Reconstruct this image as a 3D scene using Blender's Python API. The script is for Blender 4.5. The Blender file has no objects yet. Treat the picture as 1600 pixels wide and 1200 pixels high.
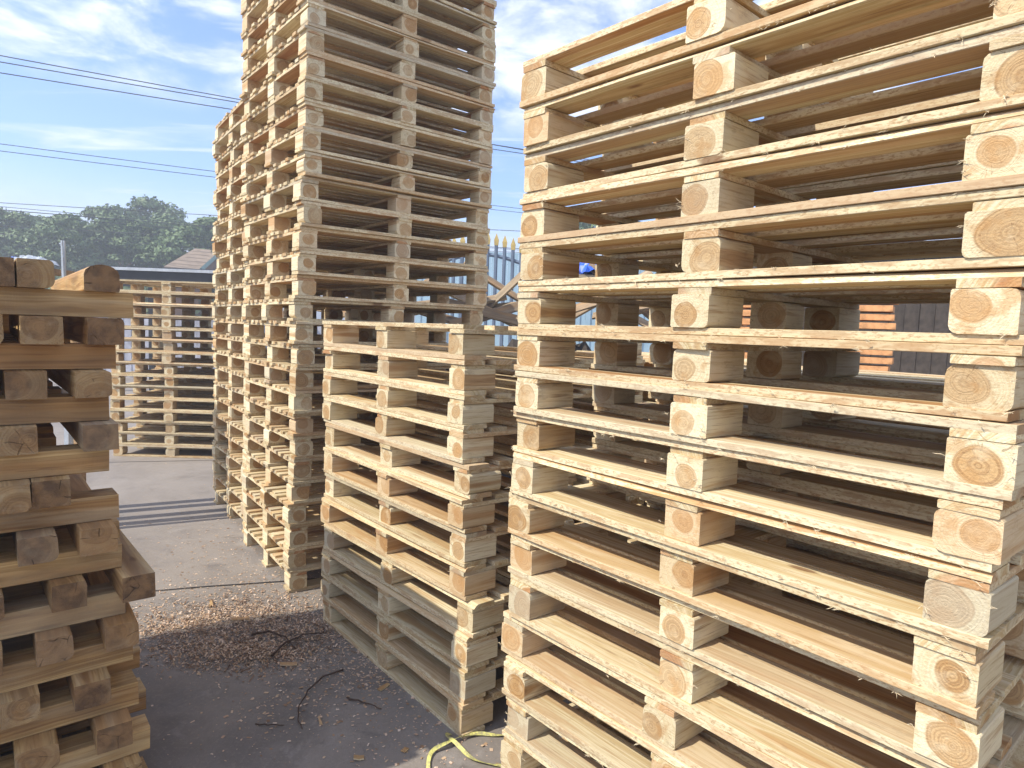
import bpy, math, random
import numpy as np
from mathutils import Vector, Matrix, Euler

rnd = random.Random(11)
R = math.radians
scene = bpy.context.scene
COL = scene.collection

# ------------------------------------------------------------------ camera, world, sun, exposure
F_PX, PITCH, ROLL, CAM_H = 1039.25, 0.081960, 0.035471, 1.476793
cam_data = bpy.data.cameras.new('camera')
cam_data.sensor_width = 36.0
cam_data.lens = F_PX / 1600.0 * 36.0
cam_data.clip_start = 0.05
cam_data.clip_end = 2000.0
cam = bpy.data.objects.new('camera', cam_data)
COL.objects.link(cam)
cam.matrix_world = Matrix.Translation((0, 0, CAM_H)) @ Matrix.Rotation(math.pi / 2 - PITCH, 4, 'X') @ Matrix.Rotation(ROLL, 4, 'Z')
scene.camera = cam

TO_SUN = Vector((-0.885, -0.465, 0.0)).normalized()
SUN_EL = R(48)
world = bpy.data.worlds.new('World')
scene.world = world
world.use_nodes = True
wn, wl = world.node_tree.nodes, world.node_tree.links
wn.clear()


class G:
    """small helper round a node tree"""
    def __init__(s, tree):
        s.t = tree; s.n = tree.nodes; s.l = tree.links

    def node(s, kind, **kw):
        nd = s.n.new(kind)
        for k, v in kw.items():
            setattr(nd, k, v)
        return nd

    def put(s, sock, v):
        if v is None:
            return
        if isinstance(v, bpy.types.NodeSocket):
            s.l.new(v, sock)
        else:
            sock.default_value = v

    def math(s, op, a, b=None, c=None, clamp=False):
        nd = s.node('ShaderNodeMath', operation=op); nd.use_clamp = clamp
        s.put(nd.inputs[0], a); s.put(nd.inputs[1], b); s.put(nd.inputs[2], c)
        return nd.outputs[0]

    def vmath(s, op, a, b=None, scale=None):
        nd = s.node('ShaderNodeVectorMath', operation=op)
        s.put(nd.inputs[0], a); s.put(nd.inputs[1], b)
        if scale is not None:
            s.put(nd.inputs['Scale'], scale)
        return nd.outputs['Value'] if op in ('LENGTH', 'DOT_PRODUCT') else nd.outputs['Vector']

    def sep(s, v):
        nd = s.node('ShaderNodeSeparateXYZ'); s.put(nd.inputs[0], v)
        return nd.outputs
    def comb(s, x, y, z):
        nd = s.node('ShaderNodeCombineXYZ')
        s.put(nd.inputs[0], x); s.put(nd.inputs[1], y); s.put(nd.inputs[2], z)
        return nd.outputs[0]

    def noise(s, vec, scale, detail=3, rough=0.55, dist=0.0, color=False):
        nd = s.node('ShaderNodeTexNoise')
        s.put(nd.inputs['Vector'], vec); s.put(nd.inputs['Scale'], scale)
        nd.inputs['Detail'].default_value = detail
        nd.inputs['Roughness'].default_value = rough
        nd.inputs['Distortion'].default_value = dist
        return nd.outputs['Color' if color else 'Fac']

    def ramp(s, fac, lo, hi, a=0.0, b=1.0, smooth=True):
        nd = s.node('ShaderNodeMapRange')
        nd.interpolation_type = 'SMOOTHSTEP' if smooth else 'LINEAR'
        s.put(nd.inputs[0], fac); s.put(nd.inputs[1], lo); s.put(nd.inputs[2], hi)
        s.put(nd.inputs[3], a); s.put(nd.inputs[4], b)
        return nd.outputs[0]

    def mix(s, fac, a, b, blend='MIX'):
        nd = s.node('ShaderNodeMix', data_type='RGBA', blend_type=blend)
        s.put(nd.inputs[0], fac)
        s.put(nd.inputs[6], a if isinstance(a, bpy.types.NodeSocket) else tuple(a) + (1,) * (4 - len(a)))
        s.put(nd.inputs[7], b if isinstance(b, bpy.types.NodeSocket) else tuple(b) + (1,) * (4 - len(b)))
        return nd.outputs[2]


g = G(world.node_tree)
sky = g.node('ShaderNodeTexSky', sky_type='NISHITA')
sky.sun_disc = False
sky.sun_elevation = SUN_EL
sky.sun_rotation = math.atan2(TO_SUN.x, TO_SUN.y)
sky.altitude = 0
sky.air_density = 1.0
sky.dust_density = 0.4
sky.ozone_density = 2.0
tc = g.node('ShaderNodeTexCoord')
gen = tc.outputs['Generated']
gx, gy, gz = g.sep(gen)[:3]
zz = g.math('MAXIMUM', gz, 0.0)
den = g.math('ADD', zz, 0.10)
plane = g.comb(g.math('DIVIDE', gx, den), g.math('DIVIDE', gy, den), 0.0)
big = g.noise(plane, 0.55, 5, 0.55, 0.5)
puff = g.noise(plane, 3.6, 6, 0.6, 0.3)
wisp_v = g.vmath('MULTIPLY', plane, (0.6, 2.6, 1.0))
wisp = g.noise(wisp_v, 1.4, 6, 0.62, 0.8)
band = g.ramp(gz, 0.255, 0.315)                       # the cloud deck starts about 16 degrees up
cover = g.math('ADD', g.math('MULTIPLY', big, 0.55), g.math('MULTIPLY', puff, 0.45))
cl_hi = g.math('MULTIPLY', g.ramp(cover, 0.43, 0.58), band)
cl_wisp = g.math('MULTIPLY', g.ramp(wisp, 0.52, 0.74), 0.75)
cl_low = g.math('MULTIPLY', g.ramp(gz, 0.185, 0.09), 0.72)
cl = g.math('MAXIMUM', g.math('MAXIMUM', cl_hi, cl_wisp), cl_low, clamp=True)
cloud_col = g.mix(g.ramp(puff, 0.35, 0.65), (4.0, 4.2, 4.6), (5.0, 5.05, 5.1))
skyc = g.mix(1.0, sky.outputs[0], (0.64, 0.74, 0.98), 'MULTIPLY')
fin = g.mix(g.math('MULTIPLY', cl, 0.86), skyc, cloud_col)
bg = g.node('ShaderNodeBackground')
wl.new(fin, bg.inputs[0])
bg.inputs[1].default_value = 0.15
out = g.node('ShaderNodeOutputWorld')
wl.new(bg.outputs[0], out.inputs[0])

sun_data = bpy.data.lights.new('sun', 'SUN')
sun_data.energy = 3.1
sun_data.angle = R(0.55)
sun_data.color = (1.0, 0.95, 0.85)
sun = bpy.data.objects.new('sun', sun_data)
COL.objects.link(sun)
sdir = Vector((TO_SUN.x * math.cos(SUN_EL), TO_SUN.y * math.cos(SUN_EL), math.sin(SUN_EL)))
sun.rotation_euler = sdir.to_track_quat('Z', 'Y').to_euler()
sun.location = (-20, -12, 20)

scene.view_settings.view_transform = 'Standard'
scene.view_settings.look = 'None'
scene.view_settings.gamma = 1.0
scene.view_settings.use_curve_mapping = False
scene.view_settings.exposure = 1.05
scene.render.engine = 'CYCLES'
scene.cycles.max_bounces = 8
scene.cycles.diffuse_bounces = 7


# ------------------------------------------------------------------ layout helpers
def ray(x, y):
    """direction (not normalised) of a sight line of the 1600 x 1200 photograph"""
    dx, dy = x - 800, y - 600
    c, s_ = math.cos(ROLL), math.sin(ROLL)
    a = dx * c + dy * s_; b = -dx * s_ + dy * c
    cp, sp = math.cos(PITCH), math.sin(PITCH)
    return Vector((a, F_PX * cp - b * sp, -b * cp - F_PX * sp))


def gp(x, y, h=0.0):
    r = ray(x, y)
    t = (h - CAM_H) / r.z
    return Vector((r.x * t, r.y * t, h))


def at(x, y, Y):
    r = ray(x, y)
    r = r * (Y / r.y)
    return Vector((r.x, r.y, r.z + CAM_H))


def link(name, mesh, mat=None, parent=None, loc=(0, 0, 0), rot=(0, 0, 0), **props):
    if mat is not None and len(mesh.materials) == 0:
        mesh.materials.append(mat)
    o = bpy.data.objects.new(name, mesh)
    COL.objects.link(o)
    o.location = loc
    o.rotation_euler = rot
    if parent is not None:
        o.parent = parent
    for k, v in props.items():
        o[k] = v
    return o


def thing(name, label, cat, loc=(0, 0, 0), rotz=0.0, group=None):
    o = bpy.data.objects.new(name, None)
    o.empty_display_size = 0.1
    COL.objects.link(o)
    o.location = loc
    o.rotation_euler = (0, 0, rotz)
    o['label'] = label; o['category'] = cat
    if group:
        o['group'] = group
    return o


def mesh_from(name, vs, fs):
    m = bpy.data.meshes.new(name)
    m.from_pydata([tuple(v) for v in vs], [], fs)
    m.validate()
    m.update()
    return m


class MB:
    def __init__(s):
        s.v = []; s.f = []

    def add(s, vs, fs):
        k = len(s.v)
        s.v += [tuple(v) for v in vs]
        s.f += [tuple(i + k for i in f) for f in fs]

    def box(s, c, size, M=None):
        cx, cy, cz = c; a, b, d = size[0] / 2, size[1] / 2, size[2] / 2
        vs = [Vector((cx + i * a, cy + j * b, cz + k * d)) for i in (-1, 1) for j in (-1, 1) for k in (-1, 1)]
        if M is not None:
            vs = [M @ v for v in vs]
        s.add(vs, [(0, 1, 3, 2), (4, 6, 7, 5), (0, 4, 5, 1), (2, 3, 7, 6), (0, 2, 6, 4), (1, 5, 7, 3)])

    def tube(s, pts, rad, n=6, cap=True):
        pts = [Vector(p) for p in pts]
        if not hasattr(rad, '__len__'):
            rad = [rad] * len(pts)
        rings = []
        for i, p in enumerate(pts):
            d = (pts[min(i + 1, len(pts) - 1)] - pts[max(i - 1, 0)]).normalized()
            up = Vector((0, 0, 1)) if abs(d.z) < 0.9 else Vector((1, 0, 0))
            a = d.cross(up).normalized(); b = d.cross(a)
            rings.append([p + (a * math.cos(t) + b * math.sin(t)) * rad[i] for t in [2 * math.pi * j / n for j in range(n)]])
        fs = []
        for i in range(len(pts) - 1):
            for j in range(n):
                fs.append((i * n + j, i * n + (j + 1) % n, (i + 1) * n + (j + 1) % n, (i + 1) * n + j))
        if cap:
            fs.append(tuple(range(n)))
            fs.append(tuple((len(pts) - 1) * n + j for j in reversed(range(n))))
        s.add([v for r_ in rings for v in r_], fs)

    def mesh(s, name):
        return mesh_from(name, s.v, s.f)


# ------------------------------------------------------------------ materials
def new_mat(name):
    m = bpy.data.materials.new(name)
    m.use_nodes = True
    m.node_tree.nodes.clear()
    g_ = G(m.node_tree)
    p = g_.node('ShaderNodeBsdfPrincipled')
    o = g_.node('ShaderNodeOutputMaterial')
    g_.l.new(p.outputs[0], o.inputs[0])
    return m, g_, p


def finish(g_, p, col, rough=0.8, height=None, dist=0.001, strength=0.6, spec=0.25):
    g_.put(p.inputs['Base Color'], col if isinstance(col, bpy.types.NodeSocket) else tuple(col) + (1,))
    g_.put(p.inputs['Roughness'], rough)
    p.inputs['Specular IOR Level'].default_value = spec
    if height is not None:
        b = g_.node('ShaderNodeBump')
        b.inputs['Distance'].default_value = dist
        b.inputs['Strength'].default_value = strength
        g_.put(b.inputs['Height'], height)
        g_.l.new(b.outputs[0], p.inputs['Normal'])


def wood(name, kind, sap=(0.70, 0.625, 0.435), sap2=(0.54, 0.425, 0.235), heart=(0.49, 0.29, 0.125), heart2=(0.34, 0.17, 0.065),
         grey=0.0, end_dark=0.0, cracks=0.0, warm=1.0):
    """solid wood: growth rings about a pith line that runs along local X; each object gets its own log"""
    m, q, p = new_mat(name)
    tc = q.node('ShaderNodeTexCoord')
    oi = q.node('ShaderNodeObjectInfo')
    rn = oi.outputs['Random']
    wnz = q.node('ShaderNodeTexWhiteNoise', noise_dimensions='1D')
    q.put(wnz.inputs['W'], q.math('MULTIPLY', rn, 917.3))
    wc = q.sep(wnz.outputs['Color'])
    r1, r2, r3 = wc[0], wc[1], wc[2]
    r4 = q.math('FRACT', q.math('MULTIPLY', rn, 71.7))
    r5 = q.math('FRACT', q.math('MULTIPLY', rn, 389.1))
    P = tc.outputs['Object']
    off = q.comb(q.math('MULTIPLY', r1, 37.0), q.math('MULTIPLY', r2, 53.0), q.math('MULTIPLY', r3, 29.0))
    PO = q.vmath('ADD', P, off)
    x, y, z = q.sep(P)[:3]
    # wobble of the trunk: low frequency along the grain
    wob = q.noise(q.vmath('MULTIPLY', PO, (2.2, 9.0, 9.0)), 1.0, 2, 0.5, 0.0, True)
    wv = q.sep(wob)
    if kind == 'block':
        py = q.math('MULTIPLY', q.math('SUBTRACT', r1, 0.5), 0.044)
        pz = q.math('ADD', 0.036, q.math('MULTIPLY', q.math('SUBTRACT', r2, 0.5), 0.022))
        amp = 0.026
        rh = q.math('ADD', 0.025, q.math('MULTIPLY', r3, 0.018))
        ring_s, soft = 300.0, 0.0016
    elif kind == 'timber':
        py = q.math('MULTIPLY', q.math('SUBTRACT', r1, 0.5), 0.06)
        pz = q.math('ADD', 0.036, q.math('MULTIPLY', q.math('SUBTRACT', r2, 0.5), 0.05))
        amp = 0.03
        rh = q.math('ADD', 0.030, q.math('MULTIPLY', r3, 0.03))
        ring_s, soft = 230.0, 0.006
    else:
        py = q.math('MULTIPLY', q.math('SUBTRACT', r1, 0.5), 0.13)
        pz = q.math('SUBTRACT', -0.006, q.math('MULTIPLY', r2, 0.055))
        amp = 0.034
        rh = q.math('ADD', 0.010, q.math('MULTIPLY', r3, 0.055))
        ring_s, soft = 210.0, 0.005
    dy = q.math('ADD', q.math('SUBTRACT', y, py), q.math('MULTIPLY', q.math('SUBTRACT', wv[0], 0.5), amp))
    dz = q.math('ADD', q.math('SUBTRACT', z, pz), q.math('MULTIPLY', q.math('SUBTRACT', wv[1], 0.5), amp))
    r_ = q.vmath('LENGTH', q.comb(q.math('MULTIPLY', dy, 0.95), dz, 0.0))
    hm = q.ramp(r_, q.math('SUBTRACT', rh, soft), q.math('ADD', rh, soft), 1.0, 0.0)
    ringv = q.comb(q.math('MULTIPLY', r_, ring_s), q.math('MULTIPLY', rn, 91.0), q.math('MULTIPLY', x, 0.8))
    rings = q.noise(ringv, 1.0, 2, 0.6)
    ringc = q.ramp(rings, 0.36, 0.64)
    fine = q.noise(q.vmath('MULTIPLY', PO, (9.0, 210.0, 210.0)), 1.0, 3, 0.6)
    broad = q.noise(q.vmath('MULTIPLY', PO, (1.6, 22.0, 22.0)), 1.0, 3, 0.55)
    # end grain mask from the face normal in object space
    geo = q.node('ShaderNodeNewGeometry')
    vt = q.node('ShaderNodeVectorTransform', vector_type='NORMAL', convert_from='WORLD', convert_to='OBJECT')
    q.l.new(geo.outputs['True Normal'], vt.inputs[0])
    nn = q.sep(vt.outputs[0])
    endm = q.ramp(q.math('ABSOLUTE', nn[0]), 0.6, 0.8)
    sidem = q.ramp(q.math('ABSOLUTE', nn[1]), 0.6, 0.8)
    sapc = q.mix(ringc, sap, sap2)
    hrtc = q.mix(ringc, heart, heart2)
    hk = q.math('MULTIPLY', hm, q.ramp(r4, 0.0, 1.0, 0.55 if kind == 'block' else 0.42, 1.0, False))
    col = q.mix(hk, sapc, hrtc)
    # the brown line where heartwood begins
    rim = q.math('MULTIPLY', q.ramp(q.math('ABSOLUTE', q.math('SUBTRACT', r_, rh)), 0.0, 0.0026, 0.35, 0.0), endm)
    col = q.mix(rim, col, (0.30, 0.15, 0.055))
    # the rest of the end grain: kerf scratches, fine drying checks and smudges
    kerf = q.noise(q.vmath('MULTIPLY', q.vmath('ADD', PO, q.comb(0.0, q.math('MULTIPLY', z, 0.45), 0.0)), (1.0, 26.0, 420.0)), 1.0, 2, 0.6)
    col = q.mix(q.math('MULTIPLY', q.math('MULTIPLY', q.ramp(kerf, 0.50, 0.68), endm), 0.42), col, (0.46, 0.33, 0.19))
    ang = q.math('ARCTAN2', dz, dy)
    chk = q.noise(q.comb(q.math('MULTIPLY', ang, 2.6), q.math('MULTIPLY', r_, 9.0), q.math('MULTIPLY', rn, 71.0)), 1.0, 2, 0.5)
    chm = q.math('MULTIPLY', q.ramp(q.math('ABSOLUTE', q.math('SUBTRACT', chk, 0.50)), 0.010, 0.003), q.math('GREATER_THAN', q.noise(q.vmath('ADD', PO, (3.0, 8.0, 1.0)), 22.0, 1), 0.53))
    col = q.mix(q.math('MULTIPLY', q.math('MULTIPLY', chm, endm), 0.55), col, (0.16, 0.09, 0.045))
    smg = q.noise(q.vmath('MULTIPLY', PO, (1.0, 28.0, 40.0)), 1.0, 4, 0.7)
    col = q.mix(q.math('MULTIPLY', q.math('MULTIPLY', q.ramp(smg, 0.54, 0.70), endm), 0.45), col, (0.40, 0.27, 0.155))
    # lengthwise grain
    col = q.mix(q.math('MULTIPLY', q.ramp(fine, 0.50, 0.72), q.math('SUBTRACT', 0.60, q.math('MULTIPLY', endm, 0.35))), col, (0.36, 0.205, 0.085))
    col = q.mix(q.math('MULTIPLY', q.ramp(broad, 0.52, 0.66), 0.55), col, (0.46, 0.265, 0.11))
    col = q.mix(q.math('MULTIPLY', q.ramp(broad, 0.47, 0.30), 0.35), col, (0.74, 0.64, 0.46))
    # sharp dark streaks, torn grain and handling dirt
    stv = q.noise(q.vmath('MULTIPLY', PO, (2.6, 75.0, 60.0)), 1.0, 4, 0.68)
    stm = q.math('MULTIPLY', q.ramp(stv, 0.585, 0.66), q.ramp(q.noise(PO, 5.0, 2), 0.42, 0.60))
    col = q.mix(q.math('MULTIPLY', stm, q.math('SUBTRACT', 0.62, q.math('MULTIPLY', endm, 0.45))), col, (0.22, 0.11, 0.05))
    drt = q.noise(q.vmath('MULTIPLY', PO, (14.0, 30.0, 30.0)), 1.0, 5, 0.72)
    col = q.mix(q.math('MULTIPLY', q.ramp(drt, 0.57, 0.70), 0.38), col, (0.30, 0.215, 0.135))
    # rough sawn edge: pale fuzz with brown flecks
    if kind in ('board', 'stringer'):
        fl = q.noise(q.vmath('MULTIPLY', PO, (85.0, 300.0, 240.0)), 1.0, 3, 0.65)
        fl2 = q.noise(q.vmath('MULTIPLY', PO, (12.0, 40.0, 60.0)), 1.0, 2, 0.6)
        ec = q.mix(q.ramp(fl, 0.47, 0.66), (0.72, 0.64, 0.44), (0.43, 0.29, 0.165))
        ec = q.mix(q.math('MULTIPLY', q.ramp(fl2, 0.48, 0.62), 0.72), ec, (0.46, 0.30, 0.17))
        col = q.mix(q.math('MULTIPLY', sidem, 0.82), col, ec)
    # knots
    kn = q.node('ShaderNodeTexVoronoi', feature='F1')
    q.put(kn.inputs['Vector'], q.vmath('MULTIPLY', PO, (3.2, 9.0, 2.0)))
    kn.inputs['Scale'].default_value = 1.0
    kd = q.math('ADD', kn.outputs['Distance'], q.math('MULTIPLY', q.math('SUBTRACT', fine, 0.5), 0.12))
    kmask = q.math('MULTIPLY', q.ramp(kd, 0.13, 0.07), q.math('GREATER_THAN', q.sep(kn.outputs['Color'])[0], 0.55))
    kmask = q.math('MULTIPLY', kmask, q.math('SUBTRACT', 1.0, endm))
    col = q.mix(q.math('MULTIPLY', kmask, 0.8), col, (0.17, 0.075, 0.03))
    # per piece tint
    tint = q.mix(r1, (1.10, 1.08, 1.02), (0.84, 0.79, 0.70))
    col = q.mix(1.0, col, tint, 'MULTIPLY')
    col = q.mix(q.math('MULTIPLY', q.ramp(r5, 0.74, 0.98), 0.38), col, (0.42, 0.385, 0.30))      # now and then a greyish, blue-stained piece
    col = q.mix(q.math('MULTIPLY', q.ramp(r2, 0.72, 1.0), 0.42), col, (0.50, 0.265, 0.105))       # or a redder one
    if grey > 0:
        gn = q.noise(q.vmath('MULTIPLY', PO, (3.0, 14.0, 14.0)), 1.0, 4, 0.6)
        col = q.mix(q.math('MULTIPLY', q.ramp(gn, 0.40, 0.66), grey), col, (0.185, 0.14, 0.095))
    if end_dark > 0:
        blot = q.noise(PO, 26.0, 3, 0.6)
        dk = q.mix(q.ramp(blot, 0.35, 0.65), (0.215, 0.122, 0.058), (0.090, 0.052, 0.030))
        dk = q.mix(hm, q.mix(0.5, dk, (0.24, 0.15, 0.08)), dk)
        col = q.mix(q.math('MULTIPLY', endm, q.math('MULTIPLY', q.ramp(r3, 0.0, 0.5, 0.55, 1.0), end_dark)), col, dk)
    height = q.math('ADD', q.math('MULTIPLY', fine, 0.7), q.math('MULTIPLY', ringc, q.math('MULTIPLY', endm, 0.25)))
    if cracks > 0:
        cv = q.node('ShaderNodeTexVoronoi', feature='DISTANCE_TO_EDGE')
        q.put(cv.inputs['Vector'], q.vmath('ADD', q.vmath('MULTIPLY', PO, (3.0, 1.0, 1.0)), q.vmath('MULTIPLY', wob, (0.05, 0.05, 0.05))))
        cv.inputs['Scale'].default_value = 13.0
        cm = q.math('MULTIPLY', q.ramp(cv.outputs['Distance'], 0.016, 0.003), endm)
        cm = q.math('MULTIPLY', cm, q.ramp(q.noise(PO, 17.0, 2), 0.52, 0.60))
        col = q.mix(q.math('MULTIPLY', cm, cracks), col, (0.03, 0.018, 0.01))
        height = q.math('SUBTRACT', height, q.math('MULTIPLY', cm, 2.0))
    saw = q.noise(q.vmath('MULTIPLY', PO, (180.0, 12.0, 30.0)), 1.0, 2, 0.5)
    height = q.math('ADD', height, q.math('MULTIPLY', saw, 0.35))
    rg = q.noise(PO, 260.0, 2, 0.6)
    height = q.math('ADD', height, q.math('MULTIPLY', rg, q.math('MULTIPLY', endm, 0.9)))
    finish(q, p, col, 0.78, height, 0.0040 if kind == 'timber' else 0.0022, 0.6, 0.22)
    return m


M_BLOCK = wood('wood_block', 'block', sap=(0.75, 0.67, 0.48), sap2=(0.69, 0.60, 0.40), heart=(0.52, 0.325, 0.145), heart2=(0.34, 0.185, 0.075))
M_BOARD = wood('wood_board', 'board')
M_STRING = wood('wood_stringer', 'stringer', heart=(0.50, 0.24, 0.10), heart2=(0.38, 0.16, 0.06))
M_TIMBER = wood('old_timber', 'timber', sap=(0.62, 0.445, 0.225), sap2=(0.44, 0.285, 0.125), heart=(0.38, 0.21, 0.085), heart2=(0.22, 0.11, 0.045),
                grey=0.36, end_dark=0.86, cracks=0.7)
M_GREYWOOD = wood('weathered_board', 'board', sap=(0.40, 0.31, 0.22), sap2=(0.30, 0.22, 0.15), grey=0.6)


def simple(name, col, rough=0.7, var=0.15, scale=8.0, bump=0.0, spec=0.3, metal=0.0):
    m, q, p = new_mat(name)
    tc_ = q.node('ShaderNodeTexCoord')
    n1 = q.noise(tc_.outputs['Object'], scale, 5, 0.6)
    c = q.mix(q.ramp(n1, 0.3, 0.7), tuple(k * (1 - var) for k in col), tuple(min(1, k * (1 + var)) for k in col))
    finish(q, p, c, rough, n1 if bump else None, bump or 0.001, 0.7, spec)
    p.inputs['Metallic'].default_value = metal
    return m


# ground ------------------------------------------------------------
def ground_mat():
    m, q, p = new_mat('old_concrete')
    tc_ = q.node('ShaderNodeTexCoord')
    P = tc_.outputs['Object']
    a = q.noise(P, 0.9, 6, 0.62, 0.6)
    b = q.noise(P, 5.5, 6, 0.65, 0.4)
    c = q.noise(P, 70.0, 4, 0.7)
    d = q.noise(P, 420.0, 2, 0.6)
    col = q.mix(q.ramp(a, 0.32, 0.68), (0.140, 0.120, 0.102), (0.245, 0.212, 0.178))
    col = q.mix(q.math('MULTIPLY', q.ramp(b, 0.52, 0.72), 0.65), col, (0.235, 0.205, 0.175))
    col = q.mix(q.math('MULTIPLY', q.ramp(b, 0.44, 0.30), 0.6), col, (0.075, 0.068, 0.064))
    col = q.mix(q.math('MULTIPLY', q.ramp(c, 0.50, 0.75), 0.55), col, (0.30, 0.25, 0.20))
    st = q.noise(q.vmath('ADD', P, (7.3, 2.1, 0.0)), 2.6, 7, 0.72, 1.2)
    col = q.mix(q.math('MULTIPLY', q.ramp(st, 0.54, 0.66), 0.5), col, (0.30, 0.27, 0.235))
    col = q.mix(q.math('MULTIPLY', q.ramp(d, 0.60, 0.75), 0.4), col, (0.34, 0.27, 0.19))
    # away from the drip of the front stacks the slab is paler with trodden sawdust
    y = q.sep(P)[1]
    dust = q.math('MULTIPLY', q.ramp(y, 3.2, 5.5), q.ramp(a, 0.25, 0.6, 0.5, 1.0))
    col = q.mix(q.math('MULTIPLY', dust, 0.6), col, (0.31, 0.27, 0.235))
    hgt = q.math('ADD', q.math('MULTIPLY', c, 0.6), q.math('ADD', q.math('MULTIPLY', b, 1.6), q.math('MULTIPLY', d, 0.2)))
    finish(q, p, col, q.ramp(b, 0.3, 0.7, 0.55, 0.85), hgt, 0.006, 0.5, 0.35)
    return m


gm = mesh_from('ground', [(-400, -60, 0), (400, -60, 0), (400, 900, 0), (-400, 900, 0)], [(0, 1, 2, 3)])
link('ground', gm, ground_mat(), kind='structure')
jt = MB()
for (x0, y0), (x1, y1) in [((-3.6, 2.96), (1.6, 4.56)), ((-7.6, 5.5), (-2.0, 7.2))]:
    n = 24
    vs, fs = [], []
    for i in range(n + 1):
        t = i / n
        w = 0.004 + 0.003 * rnd.random()
        px, py = x0 + (x1 - x0) * t + rnd.uniform(-.006, .006), y0 + (y1 - y0) * t + rnd.uniform(-.006, .006)
        vs += [(px - .3 * w, py + w, 0.0040), (px + .3 * w, py - w, 0.0040)]
    for i in range(n):
        fs.append((2 * i, 2 * i + 1, 2 * i + 3, 2 * i + 2))
    jt.add(vs, fs)
link('ground_joint', jt.mesh('ground_joint'), simple('joint_dirt', (0.03, 0.027, 0.025), 0.95), kind='structure')


# ------------------------------------------------------------------ timber pieces
def board_mesh(name, L, W, T, rs, segs=6, wave=0.0017, bow=0.0016, chamfer=0.0012, wane=0.0):
    """plank along local X, centred in Y, bottom at z = 0"""
    vs, fs = [], []
    ph = [rs.uniform(0, 6.28) for _ in range(4)]
    skew = [rs.uniform(-0.003, 0.003) for _ in range(2)]
    for i in range(segs + 1):
        t = i / segs
        x = -L / 2 + L * t
        if i == 0: x += skew[0]
        if i == segs: x += skew[1]
        dz = bow * math.sin(t * math.pi * 1.5 + ph[0]) * 0.6
        yl = -W / 2 + wave * math.sin(t * 5 + ph[1]) + rs.uniform(-wave, wave) * 0.6
        yr = W / 2 + wave * math.sin(t * 4 + ph[2]) + rs.uniform(-wave, wave) * 0.6
        c = chamfer * rs.uniform(0.5, 1.5)
        wn_ = wane * max(0.0, math.sin(t * 2.2 + ph[3])) if wane else 0.0
        prof = [(yl + c, 0), (yr - c, 0), (yr, c), (yr, T - c), (yr - c, T), (yl + c + wn_, T), (yl + wn_ * 0.45, T - c - wn_ * 0.28), (yl, c)]
        vs += [(x, a, b + dz) for a, b in prof]
    n = 8
    for i in range(segs):
        for j in range(n):
            fs.append((i * n + j, i * n + (j + 1) % n, (i + 1) * n + (j + 1) % n, (i + 1) * n + j)[::-1])
    fs.append(tuple(range(n)))
    fs.append(tuple(reversed([segs * n + j for j in range(n)])))
    m = mesh_from(name, vs, fs)
    fix_normals(m)
    return m


def fix_normals(m):
    import bmesh
    bm = bmesh.new(); bm.from_mesh(m)
    bmesh.ops.recalc_face_normals(bm, faces=bm.faces)
    bm.to_mesh(m); bm.free()


def block_mesh(name, L, W, H, rs, big_corner=0.35, lo=0.0015, hi=0.02, rough=0.0012):
    """squared log piece along local X with corners left round where the log ran out"""
    prof = []
    for (sy, sz) in ((-1, -1), (1, -1), (1, 1), (-1, 1)):
        r = rs.uniform(hi * 0.4, hi) if rs.random() < big_corner else rs.uniform(lo, lo * 2.5)
        cy, cz = sy * (W / 2 - r), H / 2 + sz * (H / 2 - r)
        a0 = {(-1, -1): 180, (1, -1): 270, (1, 1): 0, (-1, 1): 90}[(sy, sz)]
        k = 4 if r > 0.006 else 2
        for i in range(k):
            a = R(a0 + 90 * i / (k - 1))
            prof.append((cy + r * math.cos(a), cz + r * math.sin(a)))
    n = len(prof)
    vs, fs = [], []
    xs = [-L / 2, -L / 6, L / 6, L / 2]
    tilt = [rs.uniform(-0.02, 0.02) for _ in range(4)]
    for i, x in enumerate(xs):
        for (a, b) in prof:
            dx = 0
            if i in (0, 3):
                dx = tilt[0] * a * 1.2 + tilt[1] * (b - H / 2) if i == 0 else tilt[2] * a * 1.2 + tilt[3] * (b - H / 2)
            vs.append((x + dx, a + rs.uniform(-rough, rough) * .5, min(max(b + rs.uniform(-rough, rough) * .4, 0), H)))
    for i in range(3):
        for j in range(n):
            fs.append((i * n + j, i * n + (j + 1) % n, (i + 1) * n + (j + 1) % n, (i + 1) * n + j))
    fs.append(tuple(range(n)))
    fs.append(tuple(3 * n + j for j in range(n)))
    m = mesh_from(name, vs, fs)
    fix_normals(m)
    return m


HP = 0.12339
T_BOT, H_BLK, T_STR, T_DECK = 0.0166, 0.0740, 0.0150, 0.0162
rs = random.Random(5)
PLANKS = [board_mesh('deck_plank', 1.2, 0.094, T_DECK, rs, wane=(0.02 if i in (2, 6) else 0)) for i in range(8)]
SLATS = [board_mesh('deck_slat', 1.2, 0.072, T_DECK, rs) for i in range(6)]
BOTTOMS = [board_mesh('bottom_plank', 1.2, 0.100, T_BOT, rs, wane=(0.016 if i == 3 else 0)) for i in range(7)]
STRS = [board_mesh('stringer_plank', 1.0, 0.088, T_STR, rs, segs=3) for i in range(6)]
BLOCKS = [block_mesh('spacer_block', 0.142, 0.096, H_BLK, rs) for i in range(12)]
SHORTB = [block_mesh('short_block', 0.098, 0.096, H_BLK, rs) for i in range(6)]
NARROW = [board_mesh('narrow_slat', 1.2, 0.052, T_DECK, rs) for i in range(6)]
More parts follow.
